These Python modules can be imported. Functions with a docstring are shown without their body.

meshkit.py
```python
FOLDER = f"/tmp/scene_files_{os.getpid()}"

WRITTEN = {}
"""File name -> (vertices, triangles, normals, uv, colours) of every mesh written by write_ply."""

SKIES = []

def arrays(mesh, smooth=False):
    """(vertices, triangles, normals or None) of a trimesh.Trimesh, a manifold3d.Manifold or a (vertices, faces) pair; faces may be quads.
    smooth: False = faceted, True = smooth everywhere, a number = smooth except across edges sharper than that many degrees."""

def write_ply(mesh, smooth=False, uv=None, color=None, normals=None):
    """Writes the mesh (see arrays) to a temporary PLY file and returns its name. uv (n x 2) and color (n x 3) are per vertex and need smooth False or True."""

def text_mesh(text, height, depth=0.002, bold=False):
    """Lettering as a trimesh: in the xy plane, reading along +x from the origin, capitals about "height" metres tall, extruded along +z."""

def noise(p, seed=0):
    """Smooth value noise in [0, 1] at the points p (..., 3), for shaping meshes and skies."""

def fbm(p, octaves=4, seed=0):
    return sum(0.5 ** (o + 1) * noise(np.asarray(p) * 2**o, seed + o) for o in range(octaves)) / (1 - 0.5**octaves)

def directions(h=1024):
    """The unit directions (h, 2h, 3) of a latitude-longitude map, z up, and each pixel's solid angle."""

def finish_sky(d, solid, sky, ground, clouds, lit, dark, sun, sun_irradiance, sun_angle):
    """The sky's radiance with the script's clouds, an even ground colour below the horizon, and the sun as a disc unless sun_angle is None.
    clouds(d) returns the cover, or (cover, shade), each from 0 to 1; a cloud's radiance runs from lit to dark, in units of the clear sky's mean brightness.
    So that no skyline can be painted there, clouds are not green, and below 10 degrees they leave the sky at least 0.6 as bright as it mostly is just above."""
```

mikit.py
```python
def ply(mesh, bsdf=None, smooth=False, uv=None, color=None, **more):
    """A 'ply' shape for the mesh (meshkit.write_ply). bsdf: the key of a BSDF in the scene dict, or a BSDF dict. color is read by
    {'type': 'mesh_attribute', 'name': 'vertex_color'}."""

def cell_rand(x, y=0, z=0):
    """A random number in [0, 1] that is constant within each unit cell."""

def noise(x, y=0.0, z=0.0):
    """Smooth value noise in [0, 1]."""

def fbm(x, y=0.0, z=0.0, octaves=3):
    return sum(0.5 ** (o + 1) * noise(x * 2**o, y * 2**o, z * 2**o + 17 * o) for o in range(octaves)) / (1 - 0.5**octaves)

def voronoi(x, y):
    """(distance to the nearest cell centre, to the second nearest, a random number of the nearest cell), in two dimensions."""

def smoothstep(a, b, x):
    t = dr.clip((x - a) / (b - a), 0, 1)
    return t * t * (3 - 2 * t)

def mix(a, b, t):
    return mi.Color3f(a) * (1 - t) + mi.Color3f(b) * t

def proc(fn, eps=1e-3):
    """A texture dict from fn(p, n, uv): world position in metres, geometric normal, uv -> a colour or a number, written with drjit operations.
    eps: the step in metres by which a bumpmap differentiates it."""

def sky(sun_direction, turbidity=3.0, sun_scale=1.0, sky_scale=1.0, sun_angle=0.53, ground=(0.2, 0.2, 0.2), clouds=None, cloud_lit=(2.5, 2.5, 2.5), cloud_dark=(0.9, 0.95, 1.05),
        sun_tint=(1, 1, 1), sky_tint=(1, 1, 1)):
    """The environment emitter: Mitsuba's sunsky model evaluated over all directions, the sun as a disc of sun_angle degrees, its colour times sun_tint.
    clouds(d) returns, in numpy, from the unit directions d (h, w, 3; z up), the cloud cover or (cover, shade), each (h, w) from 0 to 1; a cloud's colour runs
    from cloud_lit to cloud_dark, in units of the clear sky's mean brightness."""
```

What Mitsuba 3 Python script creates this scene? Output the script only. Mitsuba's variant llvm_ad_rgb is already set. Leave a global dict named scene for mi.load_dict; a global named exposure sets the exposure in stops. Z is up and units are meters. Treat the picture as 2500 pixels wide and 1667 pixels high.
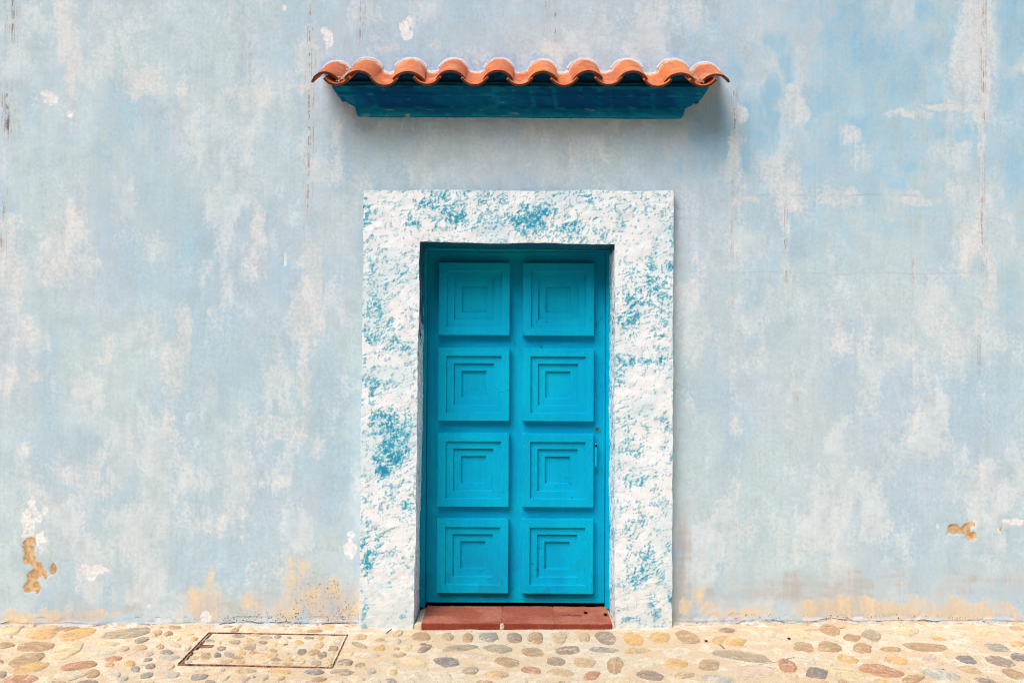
import math, numpy as np, trimesh, mitsuba as mi, drjit as dr, mikit, meshkit, shapely
import shapely.geometry as sg
from mikit import noise, fbm, smoothstep, mix, proc
T = mi.ScalarTransform4f
scene = {'type': 'scene'}
labels = {}

# ---------------------------------------------------------------- camera, light
CAM = np.array([0, -5.5, 1.458]); PITCH, ROLL = math.radians(1.2), math.radians(.33)
scene['camera'] = {'type': 'perspective', 'fov': 54.96, 'fov_axis': 'x', 'near_clip': .05, 'far_clip': 500,
  'to_world': T().look_at(origin=CAM.tolist(), target=(CAM + [0, math.cos(PITCH), math.sin(PITCH)]).tolist(),
    up=[-math.sin(ROLL), -math.sin(PITCH) * math.cos(ROLL), math.cos(PITCH) * math.cos(ROLL)])}
scene['sky'] = mikit.sky((-.54, -1, 1.15), turbidity=3, sun_scale=.5, sun_angle=40, sun_tint=(.83, 1.0, 1.36), clouds=lambda d: 1.0, cloud_lit=(.38, .56, .84), ground=(.3, .27, .22))
exposure = 2.6

# ---------------------------------------------------------------- measured tables (metres)
STONES = [(-2.735,-.092,.094,.052,-1.18,1),(-2.71,-.187,.057,.034,-.66,8),(-2.529,-.163,.119,.072,-1.15,0),(-2.443,-.053,.068,.041,.29,2),(-2.344,-.157,.145,.084,-1.51,0),(-2.077,-.144,.126,.094,.76,10),(-1.912,-.139,.061,.028,-1.37,3),(-1.846,-.148,.048,.022,-1.25,4),
  (-1.754,-.166,.044,.038,-.72,1),(-1.862,-.017,.062,.032,-.77,2),(-1.748,-.027,.045,.027,-.23,1),(-2.621,-.359,.052,.039,-.86,2),(-2.451,-.384,.095,.082,-.23,2),(-2.257,-.454,.17,.065,-1.43,1),(-2.104,-.342,.075,.037,-.33,1),(-1.947,-.272,.053,.038,-1.53,10),
  (-1.777,-.258,.042,.033,-.93,1),(-1.671,-.264,.041,.02,-1.32,0),(-1.974,-.437,.058,.024,-1.26,3),(-1.901,-.423,.05,.044,1.39,3),(-2.084,-.518,.089,.059,.23,8),(-1.861,-.529,.07,.052,-.32,9),(-1.803,-.401,.043,.021,-1.19,2),(-1.733,-.379,.037,.023,-.96,9),
  (-1.657,-.426,.057,.018,-1.34,8),(-1.735,-.496,.035,.03,-1.06,5),(-1.69,-.582,.053,.044,-.45,11),(-2.383,-.608,.123,.069,-1.43,2),(-2.491,-.65,.021,.009,-.95,2),(-1.962,-.604,.043,.036,-.6,4),(-1.942,-.703,.036,.024,-.97,0),(-1.853,-.679,.047,.023,-1.11,0),
  (-1.782,-.624,.029,.022,-1.54,5),(-2.087,-.71,.082,.059,.57,4),(-1.79,-.772,.049,.02,-1.13,5),(-1.733,-.728,.048,.021,-1.33,7),(-1.646,-.743,.067,.035,-1.39,9),(-2.292,-.741,.102,.067,1.41,0),(-1.963,-.838,.072,.032,-1.23,2),(-1.865,-.852,.065,.037,-.95,8),
  (-1.701,-.867,.045,.029,-1.43,5),(-1.792,-.914,.039,.026,-1.29,11),(-1.584,-.868,.047,.036,-1.34,11),(-2.058,-.85,.082,.049,0,8),(-2.26,-.917,.083,.064,-.39,4),(-1.935,-.964,.05,.03,0,7),(-2.385,-.846,.061,.018,-1.06,7),(-1.657,-.962,.031,.021,-.73,1),
  (-2.077,-.969,.043,.021,-.18,2),(-1.505,-.101,.043,.024,-1.36,2),(-1.414,-.102,.034,.023,-1.05,1),(-1.506,-.004,.044,.013,-1.28,9),(-1.058,-.125,.046,.032,.16,4),(-.999,-.025,.033,.03,-1.34,0),(-.926,-.127,.046,.044,-1.34,8),(-1.176,-.106,.037,.029,-.55,8),
  (-1.284,-.051,.057,.044,-.76,8),(-.797,-.241,.056,.034,1.48,3),(-.781,-.391,.066,.028,-1.03,10),(-.807,-.542,.043,.026,-1.31,1),(-.802,-.678,.049,.035,1.51,7),(-.723,-.72,.032,.02,1.39,2),(-.795,-.829,.053,.042,-.39,10),(-.922,-.827,.05,.034,-.45,6),
  (-1.085,-.816,.062,.037,-.42,0),(-1.252,-.808,.044,.035,-.05,3),(-1.384,-.786,.044,.025,-1.24,8),(-1.509,-.778,.061,.037,-.23,8),(-1.447,-.893,.046,.037,-1.46,5),(-1.325,-.916,.044,.02,1.49,8),(-1.233,-.936,.049,.027,1.45,9),(-1.196,-.899,.017,.013,-.69,5),
  (-1.145,-.905,.041,.026,-1.39,11),(-1.058,-.923,.035,.018,1.49,3),(-.88,-.937,.037,.035,-.75,2),(-.708,-.927,.042,.027,-.67,1),(-.968,-.957,.053,.032,-.14,8),(-1.373,-.965,.027,.013,-.47,5),(-.792,-.972,.031,.019,-.12,8),(-.703,-.566,.057,.034,-.1,9),
  (-.683,-.297,.034,.023,-1.54,3),(-.67,-.439,.053,.032,-1.49,0),(-.606,-.165,.07,.028,-1.55,3),(-.587,-.33,.052,.02,-1.53,11),(-.579,-.456,.023,.016,-1.32,3),(-.527,-.425,.065,.023,-1.45,1),(-.556,-.56,.046,.034,.92,3),(-.594,-.695,.04,.032,-.26,8),
  (-.661,-.825,.039,.028,1.44,11),(-.71,-.923,.045,.03,-.71,8),(-.55,-.842,.05,.022,-1.55,0),(-.624,-.961,.04,.03,-1.2,8),(-.544,-.962,.033,.022,-1.32,5),(-.455,-.9,.089,.04,-1.35,8),(-.464,-.679,.075,.041,-.94,1),(-.473,-.234,.089,.052,-1.34,2),
  (-.334,-.241,.082,.034,-1.52,3),(-.225,-.259,.091,.028,-1.51,2),(-.112,-.239,.096,.05,-1.48,5),(.022,-.265,.095,.043,-1.52,7),(-.437,-.457,.074,.028,1.36,7),(-.448,-.383,.019,.015,-.17,6),(-.265,-.444,.095,.05,.37,10),(-.067,-.454,.082,.059,-.77,10),
  (-.175,-.589,.081,.045,-.91,9),(-.31,-.677,.076,.056,-1.18,6),(-.185,-.814,.062,.038,1.52,10),(-.322,-.889,.079,.047,-1.21,8),(-.017,-.674,.086,.063,-.99,2),(-.059,-.867,.057,.053,-.19,3),(-.117,-.983,.039,.016,-.02,2),(.133,-.269,.121,.045,-1.55,2),
  (.262,-.268,.114,.039,1.47,3),(.391,-.262,.09,.029,1.5,3),(.503,-.274,.122,.05,-1.56,7),(.645,-.298,.126,.054,-1.57,0),(.791,-.267,.1,.057,1.4,0),(.112,-.517,.072,.058,-1.28,2),(.288,-.497,.085,.064,1.21,7),(.473,-.492,.08,.044,-.4,5),
  (.642,-.501,.074,.045,.53,3),(.842,-.526,.096,.075,1.14,8),(.223,-.67,.067,.046,-1.42,7),(.362,-.692,.084,.054,-1.52,3),(.502,-.741,.13,.041,1.47,2),(.654,-.703,.084,.056,1.33,8),(.795,-.718,.069,.064,1.43,0),(.099,-.811,.057,.045,-.92,4),
  (.235,-.851,.068,.055,-.87,3),(.377,-.898,.073,.04,1.3,4),(.654,-.895,.074,.056,-1.14,7),(.808,-.897,.06,.04,.78,3),(.043,-.975,.051,.041,-1.57,8),(.114,-.982,.027,.013,-.01,8),(.492,-.975,.058,.032,.03,1),(.236,-.994,.016,.008,-0,7),
  (.941,-.252,.13,.054,-1.54,2),(1.173,-.133,.042,.041,.97,7),(1.385,-.218,.056,.039,1.06,8),(1.544,-.211,.112,.056,1.53,1),(1.726,-.145,.112,.054,1.45,2),(1.799,-.282,.065,.039,1.03,2),(1.151,-.337,.086,.081,-.53,0),(1.496,-.452,.085,.05,1.41,2),
  (1.625,-.446,.092,.057,1.24,2),(1.145,-.595,.144,.076,-.67,10),(1.448,-.635,.117,.049,1.42,8),(.953,-.74,.094,.046,1.37,2),(1.326,-.752,.106,.042,1.4,4),(1.65,-.652,.072,.049,-1.37,0),(1.437,-.866,.078,.048,1.17,6),(1.143,-.836,.114,.076,.59,9),
  (.947,-.949,.074,.059,-.4,11),(1.292,-.915,.05,.036,.94,1),(1.581,-.861,.09,.07,-1.17,1),(1.412,-.998,.038,.022,.14,3),(1.343,-.518,.06,.029,1.46,8),(1.918,-.241,.113,.045,1.38,10),(2.129,-.177,.109,.059,1.01,1),(2.341,-.205,.106,.073,1.07,8),
  (2.557,-.191,.086,.065,-1.5,1),(2.754,-.117,.052,.043,.82,3),(2.248,-.312,.038,.032,1.5,0),(1.786,-.471,.093,.045,1.2,2),(1.926,-.496,.052,.043,.3,2),(2.116,-.452,.1,.087,-.4,2),(2.464,-.48,.074,.055,1.42,5),(2.603,-.42,.066,.03,.95,0),
  (2.314,-.485,.079,.055,-1.5,8),(1.882,-.677,.063,.047,1.31,0),(2.05,-.651,.05,.029,.93,9),(2.222,-.674,.068,.041,1.37,6),(2.372,-.696,.089,.059,1.48,7),(2.497,-.635,.069,.036,1.21,6),(1.746,-.83,.094,.084,-1.11,4),(2.004,-.892,.094,.073,-1.5,11),
  (2.167,-.829,.057,.052,-.9,3),(2.341,-.889,.078,.045,1.47,2),(1.846,-.953,.08,.038,.76,2),(2.165,-.994,.053,.033,-.96,7),(1.685,-.989,.031,.024,-.19,0),(2.038,-.748,.057,.018,.32,8),(1.515,-.987,.023,.017,.58,3)]
LIDSTONES = [(-1.573,-.313,.04,.021,-.94,5),(-1.516,-.35,.044,.017,-1.23,1),(-1.447,-.226,.039,.029,-.82,10),(-1.364,-.214,.032,.031,1.12,3),(-1.289,-.261,.033,.025,-.55,5),(-1.234,-.241,.036,.02,-1.34,7),(-1.433,-.34,.045,.029,-1.07,10),(-1.364,-.309,.044,.023,-1.3,0),
  (-1.288,-.35,.039,.023,-1.16,7),(-1.184,-.339,.04,.027,-1.11,8),(-1.168,-.266,.022,.012,-1.26,7),(-1.098,-.348,.05,.028,-1.09,0),(-1.061,-.268,.032,.025,-.98,10),(-1.001,-.273,.04,.017,-1.43,0),(-.94,-.281,.039,.032,-.61,8),(-.927,-.366,.039,.031,-.99,8),
  (-.983,-.412,.049,.023,-1.55,3),(-.9,-.462,.046,.027,-1.57,2),(-1.47,-.456,.043,.023,-1.26,7),(-1.401,-.445,.045,.024,-1.01,8),(-1.335,-.427,.06,.032,-1.3,10),(-1.265,-.457,.031,.023,-.87,8),(-1.227,-.393,.043,.025,-1.2,1),(-1.129,-.441,.054,.035,-1.16,8),
  (-1.195,-.5,.035,.018,-.98,10),(-1.285,-.529,.039,.021,-1.04,4),(-1.343,-.535,.039,.018,-1.22,0),(-1.402,-.557,.059,.025,-1.1,5),(-1.456,-.568,.044,.017,-1.25,6),(-1.511,-.58,.06,.026,-1.31,2),(-1.571,-.518,.038,.021,-1.1,1),(-1.561,-.609,.038,.023,-1.21,3),
  (-1.345,-.608,.03,.028,-.89,2),(-1.244,-.573,.041,.031,.78,1),(-1.178,-.586,.042,.026,1.52,0),(-1.122,-.549,.032,.015,-1.27,8),(-1.149,-.643,.03,.023,-.95,10),(-1.08,-.647,.032,.018,-1.23,0),(-1.046,-.517,.055,.023,-1.48,6),(-.984,-.533,.053,.03,-1.51,2),
  (-.934,-.577,.063,.022,-1.53,7),(-1.065,-.597,.022,.014,-1.19,8),(-.936,-.707,.046,.023,-1.3,10),(-1.022,-.689,.045,.023,-1.43,1),(-1.075,-.716,.025,.019,-.38,3),(-1.134,-.706,.024,.018,-.88,3),(-1.21,-.68,.044,.032,-.92,1),(-1.319,-.676,.038,.026,-.98,0),
  (-1.375,-.675,.035,.024,-1.52,3),(-1.436,-.663,.039,.028,-.69,8),(-1.567,-.671,.026,.016,-1,11),(-.884,-.705,.037,.019,-1.31,1),(-.978,-.634,.031,.017,-1.26,8),(-1.263,-.672,.031,.019,-1.14,1)]
CREAM = [(-2.511,3.333,.061,.182,1),(-2.483,3.111,.036,.219,.8),(-2.492,2.865,.029,.097,.7),(-1.857,2.906,.039,.078,.9),(-2.103,3.027,.134,.097,.7),(-1.49,2.933,.122,.061,.7),(-2.505,2.106,.122,.195,.8),(-2.796,2.006,.068,.243,.8),
  (-2.503,1.983,.146,.109,.75),(-1.433,2.209,.044,.134,.9),(-1.443,2.002,.068,.097,.7),(-1.127,2.04,.063,.109,.9),(-1.136,1.82,.078,.109,1),(-1.159,1.625,.092,.109,.8),(-1.84,1.597,.049,.17,.9),(-1.898,1.378,.054,.17,.75),
  (-1.907,1.135,.034,.146,.6),(-1.335,1.078,.102,.063,.7),(-1.177,1.066,.061,.073,.6),(-2.765,1.616,.109,.097,.55),(-2.652,1.374,.054,.049,.6),(-2.821,1.324,.054,.109,.6),(-1.393,.775,.122,.097,.45),(-1.156,1.334,.054,.146,.55),
  (-2.474,.853,.078,.085,.45),(-1.881,1.014,.034,.122,.5),(-2.276,1.473,.049,.097,.35),(-1.585,.58,.146,.097,.35),(-1.804,.7,.073,.146,.35),(2.608,3.313,.092,.28,1),(2.551,3.141,.102,.158,.9),(2.631,2.846,.029,.341,.8),
  (1.58,2.914,.063,.109,.95),(1.274,2.863,.039,.054,.8),(1.538,2.471,.078,.134,.85),(1.25,2.641,.034,.109,.7),(1.299,2.372,.092,.029,.75),(1.555,2.349,.092,.036,.9),(1.836,2.387,.102,.058,.8),(1.738,2.424,.073,.061,.6),
  (2.275,2.378,.092,.029,.8),(2.227,2.856,.109,.024,.8),(2.472,2.906,.182,.022,.85),(2.47,2.428,.054,.068,.65),(1.897,2.743,.054,.054,.5),(2.555,2.135,.054,.158,1),(2.669,2.062,.044,.17,.75),(2.617,2.331,.044,.146,.6),
  (2.651,1.842,.024,.146,.6),(1.274,2.421,.024,.146,.5),(1.518,2.129,.024,.243,.4),(2.447,2.673,.097,.049,.4),(1.934,2.621,.073,.073,.4),(.221,3.226,.117,.039,.8),(-.441,3.234,.073,.024,.5),(-.71,3.225,.073,.024,.7),
  (-1.18,2.979,.027,.027,.9),(2.419,1.646,.073,.146,.35),(1.908,1.594,.146,.073,.3),(1.251,1.056,.039,.365,.35),(1.567,1.058,.034,.365,.3),(2.635,.943,.029,.438,.45),(2.248,1.305,.024,.365,.4),(-1.29,.268,.146,.122,.4),
  (-2.266,.794,.097,.097,.3),(1.153,1.931,.195,.146,.25),(-2.703,.791,.097,.146,.3),(-1.153,1.042,.097,.146,.35)]
CHIPW = [(-1.053,3.268,.036,.058,1),(-.601,3.332,.036,.058,1),(-2.61,2.914,.044,.054,1),(-1.293,3.444,.012,.015,1),(-2.482,2.836,.022,.029,.9),(-1.273,2.027,.007,.034,.9),(-2.675,.55,.083,.134,.66),(2.476,.572,.097,.034,.5),
  (2.779,.581,.073,.049,.45),(-2.332,.286,.078,.041,.75),(-.897,.439,.032,.063,.75),(-1.699,.03,.029,.032,.9),(-2.014,.091,.012,.012,.6)]
CHIPO = [(-2.677,.386,.036,.068,.95),(-2.637,.265,.044,.088,.95),(-2.545,.295,.015,.024,1),(-2.679,.193,.024,.024,.9),(2.493,.543,.078,.027,.9),(2.556,.527,.034,.044,.85),(2.784,.538,.049,.024,.55)]
OCHRE = [(-2.787,.014,.073,.034,.9),(-2.57,.032,.134,.039,.9),(-2.28,.039,.097,.024,.7),(-1.821,.084,.049,.063,.6),(-1.7,.116,.109,.078,.75),(-1.672,.206,.029,.097,.6),(-1.385,.111,.097,.073,.5),(-1.264,.076,.146,.054,.6),
  (-1.047,.149,.207,.107,.8),(-1.169,.245,.068,.134,.7),(-.975,.21,.097,.073,.6),(-.901,.102,.061,.073,.6),(.967,.117,.034,.039,.9),(1.034,.161,.032,.068,.7),(1.167,.078,.107,.039,.8),(1.373,.086,.097,.032,.8),
  (1.736,.088,.134,.039,.9),(1.893,.103,.151,.054,1),(2.051,.075,.122,.034,.9),(2.172,.09,.195,.044,1),(2.293,.106,.122,.063,.9),(2.474,.097,.207,.054,1),(2.704,.086,.122,.034,.8),(2.813,.075,.073,.029,.7)]
GRIME = [(.961,.353,.058,.365,.75),(1.131,.15,.109,.078,.6),(1.373,.187,.146,.073,.5),(1.639,.201,.268,.102,.7),(1.906,.226,.17,.102,.65),(2.172,.24,.17,.097,.5),(2.487,.254,.219,.097,.55),(2.777,.243,.122,.122,.5),
  (.948,.812,.034,.487,.3),(-.998,.065,.195,.049,.6),(-1.797,.145,.036,.097,.5),(-2.111,.083,.097,.036,.4),(-2.401,.081,.146,.036,.35)]
BLUE = [(1.274,3.084,.109,.195,.6),(1.494,3.208,.219,.17,.55),(1.665,2.926,.195,.109,.8),(1.739,3.432,.122,.097,.6),(1.923,3.359,.243,.207,.8),(2.033,3.212,.195,.17,.95),(2.204,3.065,.134,.17,.85),(2.327,3.411,.146,.122,.5),
  (2.375,3.238,.122,.146,.6),(2.817,3.364,.109,.219,.8),(2.791,3.019,.097,.17,.6),(1.323,2.765,.122,.292,.8),(1.127,2.739,.134,.219,.85),(1.445,2.888,.054,.243,.9),(1.983,2.793,.195,.122,.6),(2.423,2.771,.195,.097,.55),
  (1.714,2.669,.292,.146,.45),(2.129,2.524,.438,.292,.4),(2.813,2.577,.097,.365,.45),(1.005,2.566,.146,.146,.5),(1.372,1.932,.146,.195,.3),(2.81,1.941,.146,.292,.35),(1.91,2.965,.924,.803,.42),(1.128,2.126,.049,.341,.25),
  (-1.822,2.109,.195,.146,.25),(-1.358,2.014,.146,.219,.25),(-2.149,2.818,.146,.097,.3),(-2.287,2.253,.122,.243,.25),(-2.69,3.012,.122,.146,.3),(-1.101,.752,.146,.292,.2)]
DRIPS = [(-1.148,2.113,3.789,.0073,.85),(-1.148,2.309,2.75,.0122,.5),(-1.122,2.456,3.267,.0061,.5),(-2.82,3.159,3.779,.017,.8),(-2.827,3.208,3.331,.0243,.8),(-2.842,2.63,3.036,.0195,1),(-2.847,2.716,2.888,.0292,1),(-2.852,2.152,2.446,.0122,.8),
  (-2.863,1.957,2.25,.0122,.6),(-.805,3.417,3.791,.0122,1),(-.786,3.412,3.791,.0073,1),(-.822,3.427,3.791,.0073,.8),(-.864,3.17,3.791,.0073,.6),(-.835,3.343,3.791,.0061,.5),(-.475,3.123,3.209,.0122,.9),(-.46,3.123,3.197,.0073,.9),
  (.175,3.201,3.797,.0061,.6),(.2,3.25,3.797,.0061,.5),(.232,3.152,3.797,.0073,.95),(2.641,2.723,3.811,.0085,.8),(2.631,1.793,2.772,.0073,.55),(2.614,1.307,1.818,.0061,.5),(1.239,2.617,3.059,.0085,.8),(1.235,1.639,2.568,.0061,.45),
  (1.252,.427,.621,.0061,.5),(1.526,1.836,2.447,.0068,.7),(1.46,2.202,2.349,.0049,.6),(1.591,1.179,1.325,.0085,.85),(2.24,1.742,2.133,.0061,.6),(2.232,1.304,1.694,.0049,.35),(-1.531,3.043,3.787,.0049,.4),(-1.481,2.798,3.413,.0049,.35),
  (1.984,3.187,3.458,.0061,.3),(-.148,3.347,3.795,.0049,.3)]
TEAL = [(-.332,2.267,.108,.067,.9),(-.404,2.327,.072,.072,.6),(.09,2.245,.108,.067,1),(.198,2.282,.048,.048,.8),(.005,2.353,.043,.024,.5),(-.707,1.134,.084,.084,1),(-.658,.979,.084,.144,1.1),(-.706,.907,.043,.108,1.1),
  (-.587,1.051,.043,.12,.9),(-.78,1.193,.048,.096,.6),(-.773,.358,.029,.062,1.15),(-.738,.477,.034,.072,.7),(-.797,.405,.024,.144,.6),(-.565,.657,.029,.029,1),(-.591,.061,.022,.019,1.3),(-.799,.072,.019,.096,1),
  (.758,.378,.062,.082,.85),(.686,.318,.067,.12,.6),(.829,.486,.048,.096,.5),(.806,.086,.024,.029,1),(.782,.152,.029,.048,.8),(.639,.045,.034,.019,.9),(.777,1.875,.096,.168,.6),(.658,1.73,.06,.144,.75),
  (.705,1.923,.072,.096,.5),(.826,1.683,.048,.144,.5),(.635,1.465,.072,.029,1),(.755,1.466,.096,.024,.8),(.575,1.393,.034,.096,.7),(.66,.974,.096,.034,.7),(.709,.819,.096,.038,.6),(.636,1.154,.053,.072,.5),
  (-.594,1.963,.06,.029,.8),(-.761,1.794,.053,.096,.5),(-.618,1.891,.06,.029,.5),(-.814,2.3,.019,.12,.7),(-.787,2.011,.019,.144,.6),(-.804,1.721,.019,.192,.6),(-.712,1.626,.072,.084,.7),(-.639,1.53,.072,.048,.6),
  (-.757,1.337,.12,.029,.6),(-.548,2.253,.06,.072,.5),(-.187,2.304,.216,.144,.35),(.487,2.259,.144,.12,.3),(.295,2.186,.288,.06,.4),(-.656,.74,.144,.192,.3),(.733,.628,.12,.144,.35),(.89,.153,.014,.048,1),
  (-.477,2.35,.096,.048,.5),(.39,2.379,.144,.024,.6),(.873,2.117,.019,.144,.6)]
CLEAN = [(-.651,.097,.144,.144,1),(-.617,1.771,.096,.12,.9),(.733,.7,.144,.144,.5),(.731,1.298,.096,.144,.8),(.634,1.585,.096,.072,.7),(-.669,2.253,.12,.096,.7),(.781,.581,.072,.096,.7),(.729,2.116,.12,.096,.4),
  (-.654,.525,.12,.096,.3)]
COVERS = [(-1.0016,3.1407,-1.0087,2.9861,.1529,.0918,.0415),(-.8162,3.1601,-.8187,2.9985,.1625,-.0549,.0457),(-.5762,3.1608,-.5601,2.9957,.172,-.0069,.0398),(-.3339,3.1597,-.3363,3.0002,.1622,.0058,.0452),
  (-.0829,3.1641,-.0843,3.0017,.1644,.0324,.0463),(.1567,3.1579,.1525,2.9987,.1634,.046,.0463),(.387,3.1638,.3915,3.0023,.166,.085,.0463),(.6334,3.1618,.6327,3.0026,.1688,.0447,.0452),
  (.8925,3.1645,.8826,2.9953,.1677,.045,.0452),(1.0727,3.1446,1.0738,2.9909,.1568,.0267,.0447)]
PANS = [(-.9089,3.0751,-.9371,2.9231,.1611,.0058),(-.6962,3.0722,-.689,2.9202,.1667,-.0336),(-.4551,3.079,-.4583,2.927,.1654,.0058),(-.2084,3.0771,-.2048,2.9251,.1632,.0058),
  (.0369,3.0753,.0351,2.9233,.1567,.0198),(.2719,3.0766,.2716,2.9246,.1633,.0326),(.5102,3.0824,.5058,2.9304,.1676,.0058),(.763,3.074,.7637,2.922,.1676,.0058),
  (.9826,3.0765,1.0042,2.9245,.1633,.0326)]
SLOPE = .0095                       # the street rises a little to the right
PAVE = lambda x: SLOPE * x
rng = np.random.default_rng(7)

# ---------------------------------------------------------------- helpers
def lin(r, g, b, k=.9):
    return tuple(k * ((c / 255 + .055) / 1.055) ** 2.4 for c in (r, g, b))
def numbered(key):
    if key not in scene: return key
    i = 1
    while f'{key}_{i:03d}' in scene: i += 1
    return f'{key}_{i:03d}'
def obj(key, mesh, bsdf, smooth=False, label=None, kind=None, uv=None, **lab):
    key = numbered(key)
    if uv is not None:
        v, f, n = meshkit.arrays(mesh, smooth)
        if smooth is not False and smooth is not True:      # split vertices first, then one uv for all
            mesh = trimesh.graph.smooth_shade(mesh, angle=np.radians(smooth), facet_minarea=None); smooth = True
        uv = np.tile(uv, (len(meshkit.arrays(mesh, smooth)[0]), 1))
    scene[key] = mikit.ply(mesh, bsdf, smooth=smooth, uv=uv)
    d = dict(lab)
    if label: d['label'] = label
    if kind: d['kind'] = kind
    if d: labels[key] = d
    return key
def quadgrid(P, flip=False):
    """(n, m, 3) points as a triangle mesh."""
    n, m = P.shape[:2]
    i = np.arange(n * m).reshape(n, m)
    q = np.stack([i[:-1, :-1], i[1:, :-1], i[1:, 1:], i[:-1, 1:]], -1).reshape(-1, 4)
    if flip: q = q[:, ::-1]
    return trimesh.Trimesh(P.reshape(-1, 3), np.vstack([q[:, [0, 1, 2]], q[:, [0, 2, 3]]]), process=False)
def cat(*m): return trimesh.util.concatenate(list(m))
def box(x0, x1, y0, y1, z0, z1):
    b = trimesh.creation.box((x1 - x0, y1 - y0, z1 - z0)); b.apply_translation(((x0 + x1) / 2, (y0 + y1) / 2, (z0 + z1) / 2)); return b
def rough(mesh, size, amp, freq, seed=0):
    """Subdivides and shakes a mesh so that flat faces and straight edges become hand-made."""
    v, f = trimesh.remesh.subdivide_to_size(mesh.vertices, mesh.faces, size, max_iter=12)
    m = trimesh.Trimesh(v, f); m.merge_vertices()
    for a, fr in zip(np.atleast_1d(amp), np.atleast_1d(freq)):
        m.vertices = m.vertices + a * (np.stack([meshkit.fbm(m.vertices * fr + 50 + 31.7 * k + seed, 2, k) for k in range(3)], -1) - .5) * 2
    return m
def chamfer_box(x0, x1, y0, y1, z0, z1, c=.003):
    import manifold3d as m3
    pts = []
    for sx in (0, 1):
        for sy in (0, 1):
            for sz in (0, 1):
                X, Y, Z = (x0, x1)[sx], (y0, y1)[sy], (z0, z1)[sz]
                dx, dy, dz = c * (1 - 2 * sx), c * (1 - 2 * sy), c * (1 - 2 * sz)
                pts += [(X + dx, Y + dy, Z), (X + dx, Y, Z + dz), (X, Y + dy, Z + dz)]
    return trimesh.Trimesh(np.array(pts)).convex_hull
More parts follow.
